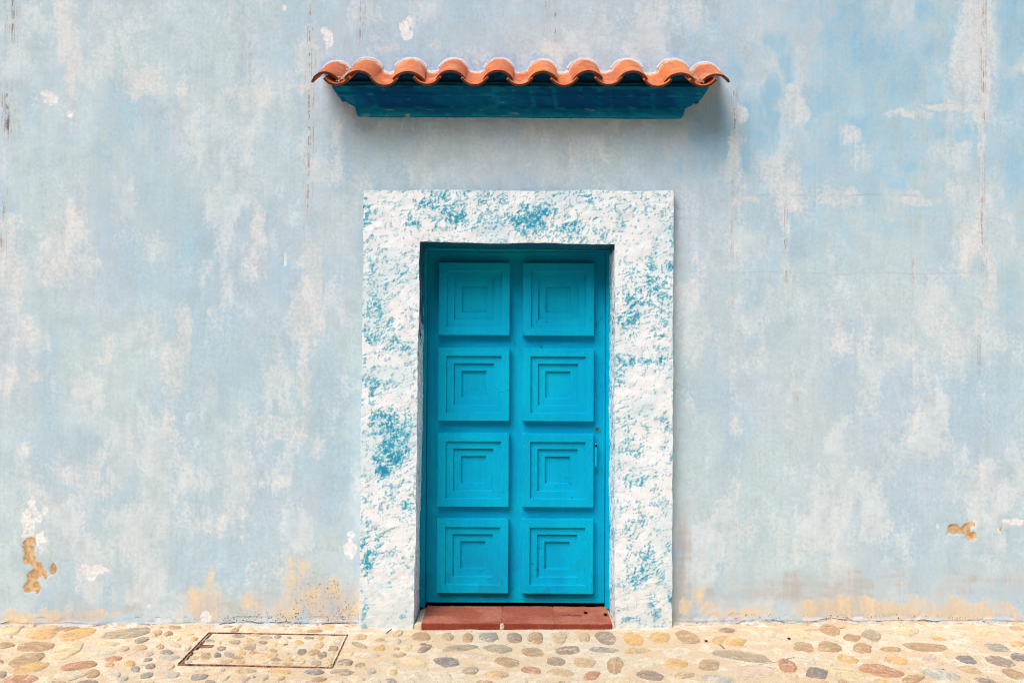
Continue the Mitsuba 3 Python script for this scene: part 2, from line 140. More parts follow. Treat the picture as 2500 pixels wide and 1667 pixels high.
def tube(pts, r, sides=10, caps=True):
    p = np.asarray(pts, float); t = np.gradient(p, axis=0); t /= np.linalg.norm(t, axis=1, keepdims=True)
    ref = np.array([.31, .2, .93]); a = np.cross(t, ref); a /= np.linalg.norm(a, axis=1, keepdims=True); b = np.cross(t, a)
    ang = np.linspace(0, 2 * np.pi, sides + 1)
    r = np.broadcast_to(r, (len(p),))
    P = p[:, None] + r[:, None, None] * (np.cos(ang)[None, :, None] * a[:, None] + np.sin(ang)[None, :, None] * b[:, None])
    if caps: P = np.concatenate([np.repeat(p[:1, None], sides + 1, 1), P, np.repeat(p[-1:, None], sides + 1, 1)])
    return quadgrid(P)
def rot_lathe(profile, center, axis=(0, -1, 0), sides=28):
    """profile of (radius, height along axis)."""
    ang = np.linspace(0, 2 * np.pi, sides + 1); ax = np.array(axis, float)
    e1 = np.array([1., 0, 0]); e2 = np.cross(ax, e1)
    P = np.array([[np.array(center) + ax * h + r * (np.cos(t) * e1 + np.sin(t) * e2) for t in ang] for r, h in profile])
    return quadgrid(P, True)
def spread(a, b, step, lo, hi, grow=1.35):
    """Fine steps between a and b, then widening ones out to lo and hi."""
    mid = np.linspace(a, b, max(2, int(round((b - a) / step)) + 1)); left, right = [], []
    s, x = step, a
    while x > lo: s *= grow; x = max(lo, x - s); left.append(x)
    s, x = step, b
    while x < hi: s *= grow; x = min(hi, x + s); right.append(x)
    return np.concatenate([left[::-1], mid, right])
def nd(fn, *arrays):
    return np.array(fn(*[mi.Float(np.ascontiguousarray(a.ravel(), np.float32)) for a in arrays])).reshape(arrays[0].shape)

# ---------------------------------------------------------------- materials
def blobs(x, z, rows):
    v = mi.Float(0)
    for a, b, rx, rz, s in rows:
        v = dr.maximum(v, s * (1 - .5 * (dr.square((x - a) / rx) + dr.square((z - b) / rz))))
    return v
def cover_field(v, n, lo=.3, hi=.6):
    return smoothstep(lo, hi, v + n) * smoothstep(0, .12, v)
def chip_fields(x, z):
    """Where the plaster has come off: (shallow white chips, deep ochre ones), from 0 to 1. Shapes the wall's mesh and colours it."""
    n = fbm(x * 24, z * 24, 3.3, 5) - .5
    w = cover_field(blobs(x, z, CHIPW), n * 2.9 + .04, .42, .56)
    o = cover_field(blobs(x, z, CHIPO), n * 2.9 + .08, .42, .56)
    return w, o

def wall_color(p, n, uv):
    x0, z0 = p.x, p.z
    wx, wz = fbm(x0 * 9, z0 * 7, 1.5, 3) - .5, fbm(x0 * 9, z0 * 7, 7.5, 3) - .5
    x, z = x0 + .09 * wx, z0 + .12 * wz
    big = fbm(x * 1.3 + 3, z * 1.0 + 9, 2.2, 6)
    mid = fbm(x * 3.7 + 1, z * 2.6 + 4, 5.1, 6)
    lav = fbm(x * 2.1 + 8, z * 1.5 + 2, 9.7, 6)
    brk = fbm(x * 13, z * 9, 4.4, 5) - .5
    streak = fbm(x0 * 85, z0 * 2.6, 2.0, 4) - .5
    brush = fbm(x0 * 26 + 3 * mid, z0 * 7, 6.0, 4) - .5
    swipe = fbm(x0 * 9 + 5, z0 * 46, 3.0, 3) - .5
    rx, rz = x0 * .82 + z0 * .57, z0 * .82 - x0 * .57
    fine = fbm(rx * 96 + 2 * brk, rz * 84, 4.2, 4) - .5
    col = mix(lin(205, 219, 221), lin(189, 211, 220), smoothstep(.4, .6, big + .3 * brk))
    col = mix(col, lin(200, 217, 216), .7 * smoothstep(.46, .62, mid + .2 * brk))
    col = mix(col, lin(208, 213, 220), .4 * smoothstep(.47, .62, lav + .25 * brk))
    w1 = fbm(x * 5 + 2, z * 3.1 + 7, 1.1, 6) + .35 * brush + .2 * fine
    col = mix(col, lin(176, 202, 216), .5 * smoothstep(.5, .7, w1))
    w2 = fbm(x * 6 + 5, z * 3.8 + 1, 8.1, 6) + .3 * brush + .3 * brk + .25 * fine
    col = mix(col, lin(222, 226, 224), .7 * smoothstep(.5, .72, w2))
    w3 = fbm(x * 15 + 5, z * 12 + 1, 3.1, 4) + .4 * fine + .35 * swipe
    col = mix(col, lin(184, 203, 208), .45 * smoothstep(.52, .7, w3))
    bl = blobs(x, z, BLUE)
    col = mix(col, lin(160, 200, 217), .68 * smoothstep(.12, .7, bl + 1.2 * brk + .5 * (mid - .5) + .3 * fine) * smoothstep(0, .2, bl))
    col = mix(col, lin(128, 182, 206), .42 * smoothstep(.55, 1.05, bl + 2.0 * brk + .9 * brush + .6 * fine) * smoothstep(.2, .4, bl))
    gr = blobs(x, z, GRIME)
    col = mix(col, lin(186, 174, 164), .75 * cover_field(gr, 1.3 * brk + .55 * streak + .9 * fine + .5 * swipe, .2, 1.0))
    cr = blobs(x, z, CREAM)
    col = mix(col, lin(224, 224, 221), .5 * cover_field(cr, 1.6 * brk + .4 * streak + .5 * fine, .1, .6))
    col = mix(col, lin(233, 227, 218), .42 * cover_field(cr, 2.6 * brk + 1.6 * fine + .7 * brush, .42, 1.15))
    oc = blobs(x, z, OCHRE)
    col = mix(col, lin(226, 214, 200), .65 * cover_field(oc, 2.0 * brk + .6 * fine, .05, .6))
    col = mix(col, lin(234, 208, 164), .8 * cover_field(oc, 2.8 * brk + 1.5 * fine + .5 * brush, .35, .95))
    base = z0 - SLOPE * x0                                     # damp stains creeping up from the street
    damp = smoothstep(.3, .0, base + .5 * brk + .15 * streak)
    col = mix(col, lin(205, 192, 178), .55 * damp * smoothstep(.35, .6, mid + .5 * brk + .3 * fine))
    # the wash of blue paint cut in round the roof tiles
    halo = mi.Float(9)
    for bx, bz in [(c[0], c[1] - .0915) for c in COVERS]:
        halo = dr.minimum(halo, dr.sqrt(dr.square(x0 - bx) + dr.square(z0 - bz)) - .0915)
    hm = smoothstep(.04, .008, halo + .12 * brk + .04 * fine) * smoothstep(3.02, 3.07, z0)
    col = mix(col, lin(172, 195, 222), .6 * hm)
    # run-down streaks
    core, wide, wob = mi.Float(0), mi.Float(0), fbm(z0 * 5, 1.0, 2.0, 3) - .5
    for a, zb, zt, w, s in DRIPS:
        off = dr.abs(x0 - a - .014 * wob)
        run = s * smoothstep(zb, zb + .15, z0) * smoothstep(zt, zt - .1, z0)
        core = dr.maximum(core, run * smoothstep(w * .8, w * .1, off))
        wide = dr.maximum(wide, run * smoothstep(w * 4.5, w * .5, off))
    dash = fbm(z0 * 34, x0 * 40, 6.0, 4) - .5
    hair = smoothstep(.58, .8, fbm(x0 * 330, z0 * 7, 4.0, 2) + .6 * dash)
    core = core * smoothstep(-.12, .2, dash + .4 * fine)
    col = mix(col, lin(222, 208, 194), .45 * wide * smoothstep(-.1, .15, brk + dash))
    col = mix(col, lin(130, 118, 118), .6 * wide * hair)
    col = mix(col, lin(100, 88, 88), .65 * smoothstep(.15, .9, core))
    # black mould freckles low on the left of the door
    sp = blobs(x0, z0, [(-1.06, .15, .16, .12, .8), (-.93, .06, .06, .08, 1.1), (-1.2, .03, .3, .035, 1.0), (-1.3, .02, .5, .02, .9), (1.35, .04, .35, .03, .8), (2.3, .05, .6, .02, .7)])
    col = mix(col, lin(62, 50, 46), .8 * smoothstep(.78, .9, noise(x0 * 210, z0 * 190, 3.0) + .22 * (sp - .6) + .3 * brk) * smoothstep(0, .3, sp))
    hl = mi.Float(0)                                           # fine level cracks, right of the door
    for za, xa, xb, s in ((2.402, 1.27, 2.36, .8), (2.41, 2.0, 2.4, .5), (2.92, 2.2, 2.55, .6), (1.965, .95, 2.8, .45), (1.2, 1.1, 2.7, .25), (2.05, -1.3, -.6, .25)):
        hl = dr.maximum(hl, s * smoothstep(.006, .001, dr.abs(z0 - za - .03 * (fbm(x0 * 7, za * 9, 1.0, 4) - .5))) * smoothstep(xa, xa + .15, x0) * smoothstep(xb, xb - .15, x0))
    col = mix(col, lin(150, 166, 174), .7 * hl * smoothstep(-.1, .15, brk + .5 * fine))
    w, o = chip_fields(x0, z0)
    col = mix(col, mi.Color3f(lin(240, 237, 233)) * (1 + .3 * fine), .9 * w)
    col = mix(col, mix(lin(198, 156, 110), lin(226, 188, 142), smoothstep(.3, .7, fbm(x0 * 60, z0 * 60, 5.0, 4))), o)
    col = mix(col, lin(232, 232, 236), .7 * smoothstep(.036, .02, base + .05 * brk) * smoothstep(.3, .5, mid + brk))
    crack = dr.abs(base - .010 - .05 * (fbm(x0 * 5, 2.0, 1.0, 3) - .5) - .035 * brk)
    col = mix(col, lin(74, 58, 50), .85 * smoothstep(.005, .001, crack) * smoothstep(-.04, .12, fbm(x0 * 14, 4.0, 1.0, 4) - .5 + .7 * fine))
    v = 1 + .07 * streak + .28 * fine + .22 * brk + .1 * brush + .04 * swipe
    return col * v
def wall_bump(p, n, uv):
    return .0011 * fbm(p.x * 55, p.z * 24, 1.0, 3) + .0012 * fbm((p.x * .82 + p.z * .57) * 70, (p.z * .82 - p.x * .57) * 60, 2.0, 4)

def trim_color(p, n, uv):
    x, y, z = p.x, p.y, p.z
    q = x + y * .9; r = z + y * .6
    wq, wr = noise(q * 14, r * 14, 1.5) - .5, noise(q * 14, r * 14, 7.5) - .5
    q2, r2 = q + .05 * wq, r + .05 * wr
    brk = fbm(q2 * 17, r2 * 17, 4.4, 4) - .5
    scr = fbm((q2 + .7 * r2) * 30, (r2 - .4 * q2) * 95, 2.0, 3) - .5        # trowel and brush scratches
    scr2 = fbm((q2 - .3 * r2) * 90, (r2 + .5 * q2) * 34, 8.0, 3) - .5
    fine = fbm(q * 120, r * 120, 3.0, 2) - .5
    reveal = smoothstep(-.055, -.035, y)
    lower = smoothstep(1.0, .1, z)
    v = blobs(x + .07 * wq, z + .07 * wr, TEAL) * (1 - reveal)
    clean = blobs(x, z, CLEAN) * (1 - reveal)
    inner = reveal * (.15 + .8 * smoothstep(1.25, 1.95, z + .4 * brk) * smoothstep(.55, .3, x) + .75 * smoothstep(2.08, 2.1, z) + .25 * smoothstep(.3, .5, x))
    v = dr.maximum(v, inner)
    col = mix(lin(248, 247, 244), lin(226, 227, 224), .7 * smoothstep(.0, .16, brk) + .5 * lower * smoothstep(-.06, .1, scr))
    col = mix(col, lin(214, 230, 233), .6 * smoothstep(.0, .2, fbm(q * 6, r * 6, 6.1, 4) - .48 + .3 * scr))
    grit = .9 * scr + .8 * scr2 + .8 * fine
    haze = smoothstep(-.02, .5, .45 * v + .75 * brk + 1.5 * grit - .2 * clean - .06 - .1 * lower)
    col = mix(col, lin(150, 190, 196), .8 * haze)
    wash = smoothstep(.08, 1.0, .8 * v + 1.1 * brk + 1.0 * grit - .25 * clean)
    col = mix(col, lin(112, 192, 206), .85 * wash)
    teal = smoothstep(.42, 1.15, .72 * v + 1.35 * brk + 1.25 * grit - .25 * clean)
    col = mix(col, mix(lin(20, 156, 180), lin(0, 142, 176), smoothstep(-.1, .1, brk)), .95 * teal)
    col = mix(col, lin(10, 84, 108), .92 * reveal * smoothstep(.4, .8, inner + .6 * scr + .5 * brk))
    col = mix(col, lin(226, 216, 200), .35 * smoothstep(.3, .0, z + .5 * brk))
    return col * (1 + .12 * fine + .1 * brk)
def trim_bump(p, n, uv):
    q = p.x + p.y; r = p.z + p.y * .6
    return .0026 * fbm(q * 22, r * 26, 1.0, 3) + .0019 * fbm((q + .7 * r) * 34, (r - .4 * q) * 100, 2.0, 3) + .0012 * noise(q * 200, r * 200)

def door_color(p, n, uv):
    f = fbm(p.x * 5, p.z * 3, 1.0, 3) - .5
    g = fbm(p.x * 120, p.z * 6, 2.0, 2) - .5
    col = mix(lin(0, 172, 210), lin(0, 181, 214), smoothstep(-.15, .15, f)) * (1 + .1 * g)
    col = mix(col, lin(30, 120, 146), .35 * smoothstep(.02, .2, fbm(p.x * 14, p.z * 10, 3.0, 4) - .5) * smoothstep(.5, .05, p.z))
    low = smoothstep(.95, .1, p.z)
    spot = smoothstep(.9, .94, noise(p.x * 110, p.z * 130, 5.0)) * smoothstep(.82, .87, noise(p.x * 6, p.z * 7, 9.0) + .14 * low)
    return mix(col, lin(30, 55, 70), .8 * spot)
def door_bump(p, n, uv):
    return .0005 * fbm(p.x * 150, p.z * 9, 1.0, 3) + .0006 * fbm(p.x * 30, p.z * 22, 5.0, 3)
def cornice_color(p, n, uv):
    w = .03 * (fbm(p.x * 4, p.z * 9, 9.0, 3) - .5)
    b = fbm(p.x * 6 + 7 * p.z, (p.z + w) * 60 + p.y * 30, 1.0, 5) - .5
    c = fbm(p.x * 26 + 9 * p.z, p.z * 70 + p.y * 40, 3.0, 5) - .5
    h = smoothstep(2.88, 2.84, p.z)                                          # lowest moulding painted paler, standing in for light from the sky
    ridge = smoothstep(2.942, 2.951, p.z) * smoothstep(2.966, 2.958, p.z)  # highlight along the ridge, put into the colour
    col = mix(lin(0, 74, 128), lin(0, 98, 144), smoothstep(-.16, .2, b + .3 * c + .16 * h + .12 * ridge))
    col = mix(col, lin(6, 124, 156), .55 * smoothstep(2.868, 2.860, p.z))
    col = mix(col, lin(14, 132, 160), .65 * smoothstep(.04, .3, c + .2 * h + .22 * ridge + .25 * b))
    col = mix(col, lin(140, 160, 162), .8 * smoothstep(.19, .3, fbm(p.x * 17, p.z * 110, 6.0, 5) - .6 + .6 * b * h + .12 * h + .05 * smoothstep(-.4, .6, p.x)) * smoothstep(.35, .55, noise(p.x * 5, 3.0)))
    return col
def tile_color(p, n, uv):
    r = uv.x
    a = fbm(p.x * 26 + r * 40, p.y * 14, p.z * 26, 3) - .5
    f = fbm(p.x * 140, p.y * 140, p.z * 140, 2) - .5
    col = mix(lin(188, 100, 66), lin(208, 124, 84), r)
    col = mix(col, lin(218, 122, 52), .75 * smoothstep(.0, .2, a + .25 * (r - .5)))
    col = mix(col, lin(222, 158, 124), .45 * smoothstep(.02, .25, fbm(p.x * 16, p.y * 16, p.z * 16 + r * 9, 4) - .5))
    col = mix(col, lin(172, 86, 56), .6 * smoothstep(.05, .25, fbm(p.x * 30 + 7, p.y * 20, p.z * 30 + r * 5, 4) - .5))
    col = mix(col, lin(234, 214, 196), .7 * smoothstep(-.05, -.01, p.y + .12 * f))
    end = smoothstep(.9, .96, dr.abs(.885 * n.y + .465 * n.z))                     # cut ends: shade painted in, over some real dirt
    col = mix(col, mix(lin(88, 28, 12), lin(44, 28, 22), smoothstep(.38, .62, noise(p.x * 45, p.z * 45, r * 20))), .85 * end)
    return col * (1 + .16 * f)
def terra_color(p, n, uv):
    a = fbm(p.x * 7 + uv.x * 9, p.y * 9, 1.0, 3) - .5
    f = noise(p.x * 210, p.y * 210, p.z * 210)
    col = mix(lin(170, 88, 66), lin(186, 110, 86), smoothstep(-.15, .15, a))
    col = mix(col, lin(132, 46, 28), .8 * smoothstep(-.084, -.09, p.y))
    col = mix(col, lin(214, 150, 124), .7 * smoothstep(.86, .93, f))
    return mix(col, lin(84, 48, 40), .6 * smoothstep(.16, .09, f)) * (1 + .2 * (noise(p.x * 90, p.y * 90) - .5))
MORT = lin(222, 197, 164)
def mortar_color(p, n, uv):
    x, y = p.x, p.y
    a = fbm(x * 2.3, y * 3.1, 1.0, 3) - .5
    b = fbm(x * 16, y * 19, 2.0, 4) - .5
    f = fbm(x * 120, y * 120, 3.0, 2) - .5
    col = mix(lin(221, 191, 154), lin(223, 199, 168), smoothstep(-.12, .12, a + .3 * b))
    col = mix(col, lin(236, 218, 190), .6 * smoothstep(.06, .2, b))
    col = mix(col, lin(214, 178, 138), .55 * smoothstep(.06, .2, fbm(x * 9 + 4, y * 12, 7.0, 3) - .5) * smoothstep(-.5, -.02, y))
    col = mix(col, lin(240, 232, 222), .6 * smoothstep(.08, .2, fbm(x * 20 + 4, y * 24, 5.0, 3) - .5) * smoothstep(-.25, -.02, y))
    ck = mi.Float(9)
    for (ax, ay), (bx, by) in CRACKS:
        dx, dy = bx - ax, by - ay
        t = dr.clip(((x - ax) * dx + (y - ay) * dy) / (dx * dx + dy * dy), 0, 1)
        ck = dr.minimum(ck, dr.sqrt(dr.square(x - ax - t * dx) + dr.square(y - ay - t * dy)))
    col = mix(col, lin(70, 52, 40), .85 * smoothstep(.0055, .002, ck + .008 * b))
    col = mix(col, lin(150, 124, 98), .6 * smoothstep(.86, .92, noise(x * 100, y * 100, 5.0)))
    return col * (1 + .22 * f)
CRACKS = [((1.17, -.795), (1.185, -.735)), ((1.185, -.735), (1.275, -.70)), ((1.275, -.70), (1.4, -.62)), ((1.275, -.70), (1.25, -.635)), ((1.09, -.34), (1.078, -.375)), ((1.078, -.375), (1.088, -.47)), ((-1.99, -.86), (-2.03, -.93)), ((1.55, -.14), (1.75, -.12)), ((1.75, -.12), (1.83, -.08))]
SPAL = [lin(*(.74 * a + .26 * b for a, b in zip(c, (222, 197, 164)))) for c in ((220, 170, 102), (232, 204, 156), (184, 144, 104), (206, 170, 126), (190, 130, 94), (156, 146, 134), (122, 114, 113), (154, 128, 112), (230, 210, 180), (222, 192, 168), (168, 150, 124), (190, 182, 168))]
def stone_color(p, n, uv):
    k, r = uv.x * 16, uv.y
    col = mi.Color3f(0)
    for i, c in enumerate(SPAL): col = dr.select(dr.abs(k - i - .5) < .5, mi.Color3f(c), col)
    ca, sa = dr.cos(r * 3.1 - 1.5), dr.sin(r * 3.1 - 1.5)
    u, v = p.x * ca + p.y * sa, p.y * ca - p.x * sa
    band = fbm(u * 16, v * 70, r * 90, 3) - .5
    mot = fbm(p.x * 34, p.y * 40, r * 50, 3) - .5
    f = fbm(p.x * 190, p.y * 190, 3.0, 2) - .5
    col = col * (1 + .5 * band + .4 * mot + .5 * f)
    col = mix(col, mi.Color3f(col) * mi.Color3f(1.15, .86, .62), .6 * smoothstep(.03, .2, mot + .2 * band))
    col = mix(col, lin(245, 236, 220), (.1 + .3 * r) * smoothstep(.1, .4, band + .3 * f + .16 * (r - .5)))
    col = mix(col, mi.Color3f(MORT), .6 * smoothstep(.06, .3, fbm(p.x * 40 + r * 7, p.y * 44, 8.0, 4) - .5 + .25 * f))
    return col
def ground_bump(p, n, uv):
    return .0022 * fbm(p.x * 60, p.y * 60, 1.0, 3) + .001 * noise(p.x * 220, p.y * 220)
def stone_bump(p, n, uv):
    return .0026 * fbm(p.x * 60, p.y * 75, p.z * 60, 3)
def tile_bump(p, n, uv):
    return .0012 * fbm(p.x * 90, p.y * 60, p.z * 90, 3)
def rust_color(p, n, uv):
    return mix(lin(104, 68, 54), lin(164, 118, 90), smoothstep(.35, .65, fbm(p.x * 50, p.y * 50, 1.0, 3)))

def bsdf(key, fn, rough_=.8, spec=.25, bump=None, **more):
    b = {'type': 'principled', 'base_color': proc(fn) if callable(fn) else {'type': 'rgb', 'value': list(fn)}, 'roughness': rough_, 'specular': spec, **more}
    if bump: b = {'type': 'bumpmap', 'arbitrary': {**proc(bump, 2e-3)}, 'scale': 1.0, 'bsdf': b}
    scene[key] = {'type': 'twosided', 'bsdf': b}
bsdf('mat_wall', wall_color, .9, .15, wall_bump)
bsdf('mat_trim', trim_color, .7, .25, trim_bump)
bsdf('mat_door', door_color, .5, .06, door_bump)
bsdf('mat_cornice', cornice_color, .7, .05)
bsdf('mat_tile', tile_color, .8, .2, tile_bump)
bsdf('mat_terra', terra_color, .85, .2)
bsdf('mat_mortar', mortar_color, .9, .15, ground_bump)
bsdf('mat_stone', stone_color, .7, .3, stone_bump)
bsdf('mat_rust', rust_color, .8, .2)
bsdf('mat_white', lin(232, 226, 220), .9, .1)
bsdf('mat_ochre_wall', lin(150, 110, 80), .9, .1)
bsdf('mat_facing_roof', lin(170, 96, 66), .9, .1)
bsdf('mat_dark', lin(40, 34, 30), .9, .1)
bsdf('mat_brass', lin(190, 130, 60), .35, .5, metallic=.9)

# ---------------------------------------------------------------- the street
def ground_z(x, y):
    P = np.stack([x, y, np.zeros_like(x)], -1)
    fade = np.exp(-np.maximum(np.abs(x) - 3.2, 0) / 2) * np.exp(-np.maximum(-y - 2, 0) / 2)
    return PAVE(np.clip(x, -12, 12)) + fade * ((meshkit.fbm(P * 2.2 + 20, 3, 5) - .5) * .006 + (meshkit.fbm(P * 14 + 20, 2, 9) - .5) * .004)
gx, gy = spread(-3.1, 3.1, .014, -80, 80, 1.5), spread(-1.45, .12, .014, -80, 4.5, 1.5)
GX, GY = np.meshgrid(gx, gy, indexing='ij')
pav = quadgrid(np.stack([GX, GY, ground_z(GX, GY)], -1), True)
if pav.face_normals[0][2] < 0: pav.invert()
obj('pavement', pav, 'mat_mortar', True, kind='structure', label='pale sandy mortar pavement set with flat river cobbles')
def cobble(x, y, a, b, th, k, z0, rise):
    n = 26; t = np.linspace(0, 2 * np.pi, n, endpoint=False); s = rng.uniform(0, 99)
    ex = rng.uniform(1.7, 2.9)
    w = (np.abs(np.cos(t)) ** ex + np.abs(np.sin(t)) ** ex) ** (-1 / ex)
    w = w * (1 + .75 * (meshkit.fbm(np.stack([np.cos(t) * 1.3 + s, np.sin(t) * 1.3, t * 0 + s], -1), 3, 3) - .5))
    rings, hs = (1.06, .98, .84, .55), (-.012, .2 * rise, .72 * rise, rise)
    P = []
    for q, h in zip(rings, hs):
        u, v = a * w * q * np.cos(t), b * w * q * np.sin(t)
        X, Y = x + u * math.cos(th) - v * math.sin(th), y + u * math.sin(th) + v * math.cos(th)
        P.append(np.stack([X, Y, z0 + PAVE(X) + h + .0012 * rng.standard_normal(n) * (h > 0)], -1))
    P = np.array(P + [np.repeat([[x, y, z0 + PAVE(x) + rise * 1.05]], n, 0)])
    return quadgrid(np.concatenate([P, P[:, :1]], 1), True), ((k + .5) / 16, rng.uniform(.02, .98))
for x, y, a, b, th, k in STONES:
    m, uv = cobble(x, y, a, b, th, k, .0, .008)
    obj('pavement__cobblestone', m, 'mat_stone', True, uv=uv)

# cobbles beyond the photograph's edges, one mass
more, spots = [], [(x, y, a) for x, y, a, *_ in STONES]
for i in range(2200):
    x, y, a = rng.uniform(-4.6, 4.6), rng.uniform(-3.2, -.12), rng.uniform(.045, .085)
    if abs(x) < 2.45 + .1 * rng.uniform() and y > -.93 and (abs(x) < 2.33 or y > -.2): continue
    if all((x - q[0]) ** 2 + (y - q[1]) ** 2 > (a + q[2] + .035) ** 2 for q in spots):
        spots.append((x, y, a)); more.append(cobble(x, y, a, a * rng.uniform(.55, .9), rng.uniform(-.3, .3), int(rng.integers(12)), 0, .0065))
m = cat(*[q[0] for q in more])
scene[numbered('pavement__cobblestone_field')] = mikit.ply(m, 'mat_stone', smooth=True, uv=np.concatenate([np.tile(q[1], (len(q[0].vertices), 1)) for q in more]))
labels['pavement__cobblestone_field'] = {'kind': 'stuff'}

# ---------------------------------------------------------------- the access cover let into the pavement
c0, c1, c2, c3 = (np.array(c) for c in ((-1.629, -.151), (-.870, -.207), (-.851, -.769), (-1.606, -.707)))
def strip(p, q, w, z0, z1):
    p, q = np.asarray(p), np.asarray(q); d = (q - p) / np.linalg.norm(q - p); nrm = np.array([-d[1], d[0]]) * w / 2
    P = [[*c, PAVE(c[0]) + z] for z in (z0, z1) for c in (p - nrm, q - nrm, q + nrm, p + nrm)]
    return rough(trimesh.Trimesh(np.array(P)).convex_hull, .05, .0012, 30)
cov = 'access_cover'
labels[cov] = {'label': 'rectangular access cover with rusty rim, filled with mortar and cobbles, left of the door', 'category': 'access cover'}
inner = [c + (np.mean([c0, c1, c2, c3], 0) - c) * np.array(.022) for c in (c0, c1, c2, c3)]
sl = .0  # seat
plate = np.array([inner[0] + (c1 - c0) / np.linalg.norm(c1 - c0) * .012, inner[1], inner[2], inner[3] + (c2 - c3) / np.linalg.norm(c2 - c3) * .012])
U, V = np.meshgrid(np.linspace(0, 1, 60), np.linspace(0, 1, 44), indexing='ij')
XY = ((1 - U) * (1 - V))[..., None] * plate[0] + (U * (1 - V))[..., None] * plate[1] + (U * V)[..., None] * plate[2] + ((1 - U) * V)[..., None] * plate[3]
Z = PAVE(XY[..., 0]) + .0062 + .003 * (meshkit.fbm(np.concatenate([XY * 12, 0 * XY[..., :1]], -1) + 9, 2, 3) - .5)
edge = (U == 0) | (U == 1) | (V == 0) | (V == 1)
lid = quadgrid(np.concatenate([XY, np.where(edge, Z - .012, Z)[..., None]], -1))
if lid.face_normals[len(lid.faces) // 2][2] < 0: lid.invert()
obj(cov + '__fill', lid, 'mat_mortar', True)
for p, q in ((c0, c1), (c1, c2), (c2, c3), (c3, c0)): obj(cov + '__rim', strip(p, q, .0045, -.02, .007), 'mat_rust', 30)
obj(cov + '__inner_rim', strip(inner[0] + [.009, -.004], inner[3] + [.009, .006], .0045, -.02, .0075), 'mat_rust', 30)
hx, hy = -1.555, -.425
obj(cov + '__latch', rough(chamfer_box(hx - .04, hx + .032, hy - .018, hy + .018, PAVE(hx) - .01, PAVE(hx) + .013, .002), .02, .001, 40), 'mat_rust', 30)
obj(cov + '__keyhole', rot_lathe([(0, .0105), (.009, .0105), (.012, .0085), (.013, .0)], (-1.155, -.40, PAVE(-1.155)), (0, 0, 1), 12), 'mat_dark', 30)
for x, y, a, b, th, k in LIDSTONES:
    m, uv = cobble(x, y, a, b, th, k, .006, .0045)
    obj(cov + '__cobblestone', m, 'mat_stone', True, uv=uv)

# ---------------------------------------------------------------- the house front
labels['house'] = {'label': 'weathered pale blue plastered house front with a turquoise panelled door under a small tiled canopy', 'category': 'house'}
OPEN = (-.66, .72, 2.26)
zs = np.concatenate([np.arange(-.08, .06, .0035), spread(.06, 3.6, .009, .06, 5.2, 1.5)[0:]])
xs = np.unique(np.round(np.concatenate([spread(-3.02, 3.0, .0085, -7, 7, 1.5), [OPEN[0], OPEN[1]]]), 5))
zs = np.unique(np.round(zs, 5))
WX, WZ = np.meshgrid(xs, zs, indexing='ij')
P3 = np.stack([WX, WX * 0, WZ], -1)
wchip, ochip = (nd(lambda x, z, i=i: chip_fields(x, z)[i], WX, WZ) for i in (0, 1))
WY = (meshkit.fbm(P3 * .9 + 11, 3, 2) - .5) * .016 + (meshkit.fbm(P3 * 5 + 11, 3, 4) - .5) * .005 + (meshkit.fbm(np.stack([WX * 17 + WZ * 8, WX * 0, WZ * 14 - WX * 9], -1) + 11, 3, 6) - .5) * .0022
WY = WY + .0025 * wchip + ochip * (.006 + .005 * (meshkit.fbm(P3 * 60 + 5, 2, 8) - .5))
lip = .012 + .016 * (meshkit.fbm(np.stack([WX * 6, WX * 0 + 3, WX * 0], -1) + 7, 3, 3) - .3)      # broken foot of the plaster
hgt = WZ - PAVE(WX)
WY = WY + np.where(hgt < lip, .004, 0) + .004 * np.clip((meshkit.fbm(P3 * 30 + 2, 2, 12) - .5) * 4, 0, 1) * (hgt < .05) - .006 * np.clip(1 - hgt / .06, 0, 1) * (meshkit.fbm(P3 * np.array([9, 1, 1]) + 4, 3, 21) - .2)
wall = quadgrid(np.stack([WX, WY, WZ], -1))
fc = wall.triangles_center
hole = (fc[:, 0] > OPEN[0]) & (fc[:, 0] < OPEN[1]) & (fc[:, 2] < OPEN[2])
wall.update_faces(~hole); wall.remove_unreferenced_vertices()
if wall.face_normals[0][1] > 0: wall.invert()
shell = cat(box(-7, 7, 4.0, 4.3, -.3, 5.2), box(-7, 7, .1, 4.0, 5.0, 5.2), box(-7, -6.8, .1, 4, -.3, 5.0), box(6.8, 7, .1, 4, -.3, 5.0))   # the building behind the front
obj('house__wall', wall, 'mat_wall', True)
obj('house__rear_wall', shell, 'mat_white')

# unseen house added across the street, sized to close off the low sky
labels['added_facing_house'] = {'label': 'added ochre house with shuttered windows, unseen behind the camera, closing off the low sky', 'category': 'house'}
fw = sg.box(-16, -.4, 16, 5.6)
wins = [sg.box(x - .55, 1.2, x + .55, 2.9) for x in (-12, -8, -3, 3, 8, 12)] + [sg.box(-.6, -.5, .6, 2.3)]
fwall = trimesh.creation.extrude_polygon(fw.difference(shapely.union_all(wins)), .4, engine='earcut')
fwall.vertices = fwall.vertices[:, [0, 2, 1]] * [1, -1, 1] + [0, -12.0, 0]
if fwall.volume < 0: fwall.invert()
obj('added_facing_house__wall', cat(fwall, box(-16, 16, -17, -16.7, -.4, 5.6), box(-16, -15.7, -16.7, -12.4, -.4, 5.6), box(15.7, 16, -16.7, -12.4, -.4, 5.6)), 'mat_ochre_wall')
obj('added_facing_house__roof', trimesh.Trimesh(np.array([(x, y, z) for x in (-16.3, 16.3) for y, z in ((-11.6, 5.61), (-17.3, 5.61), (-14.4, 6.3))])).convex_hull, 'mat_facing_roof')
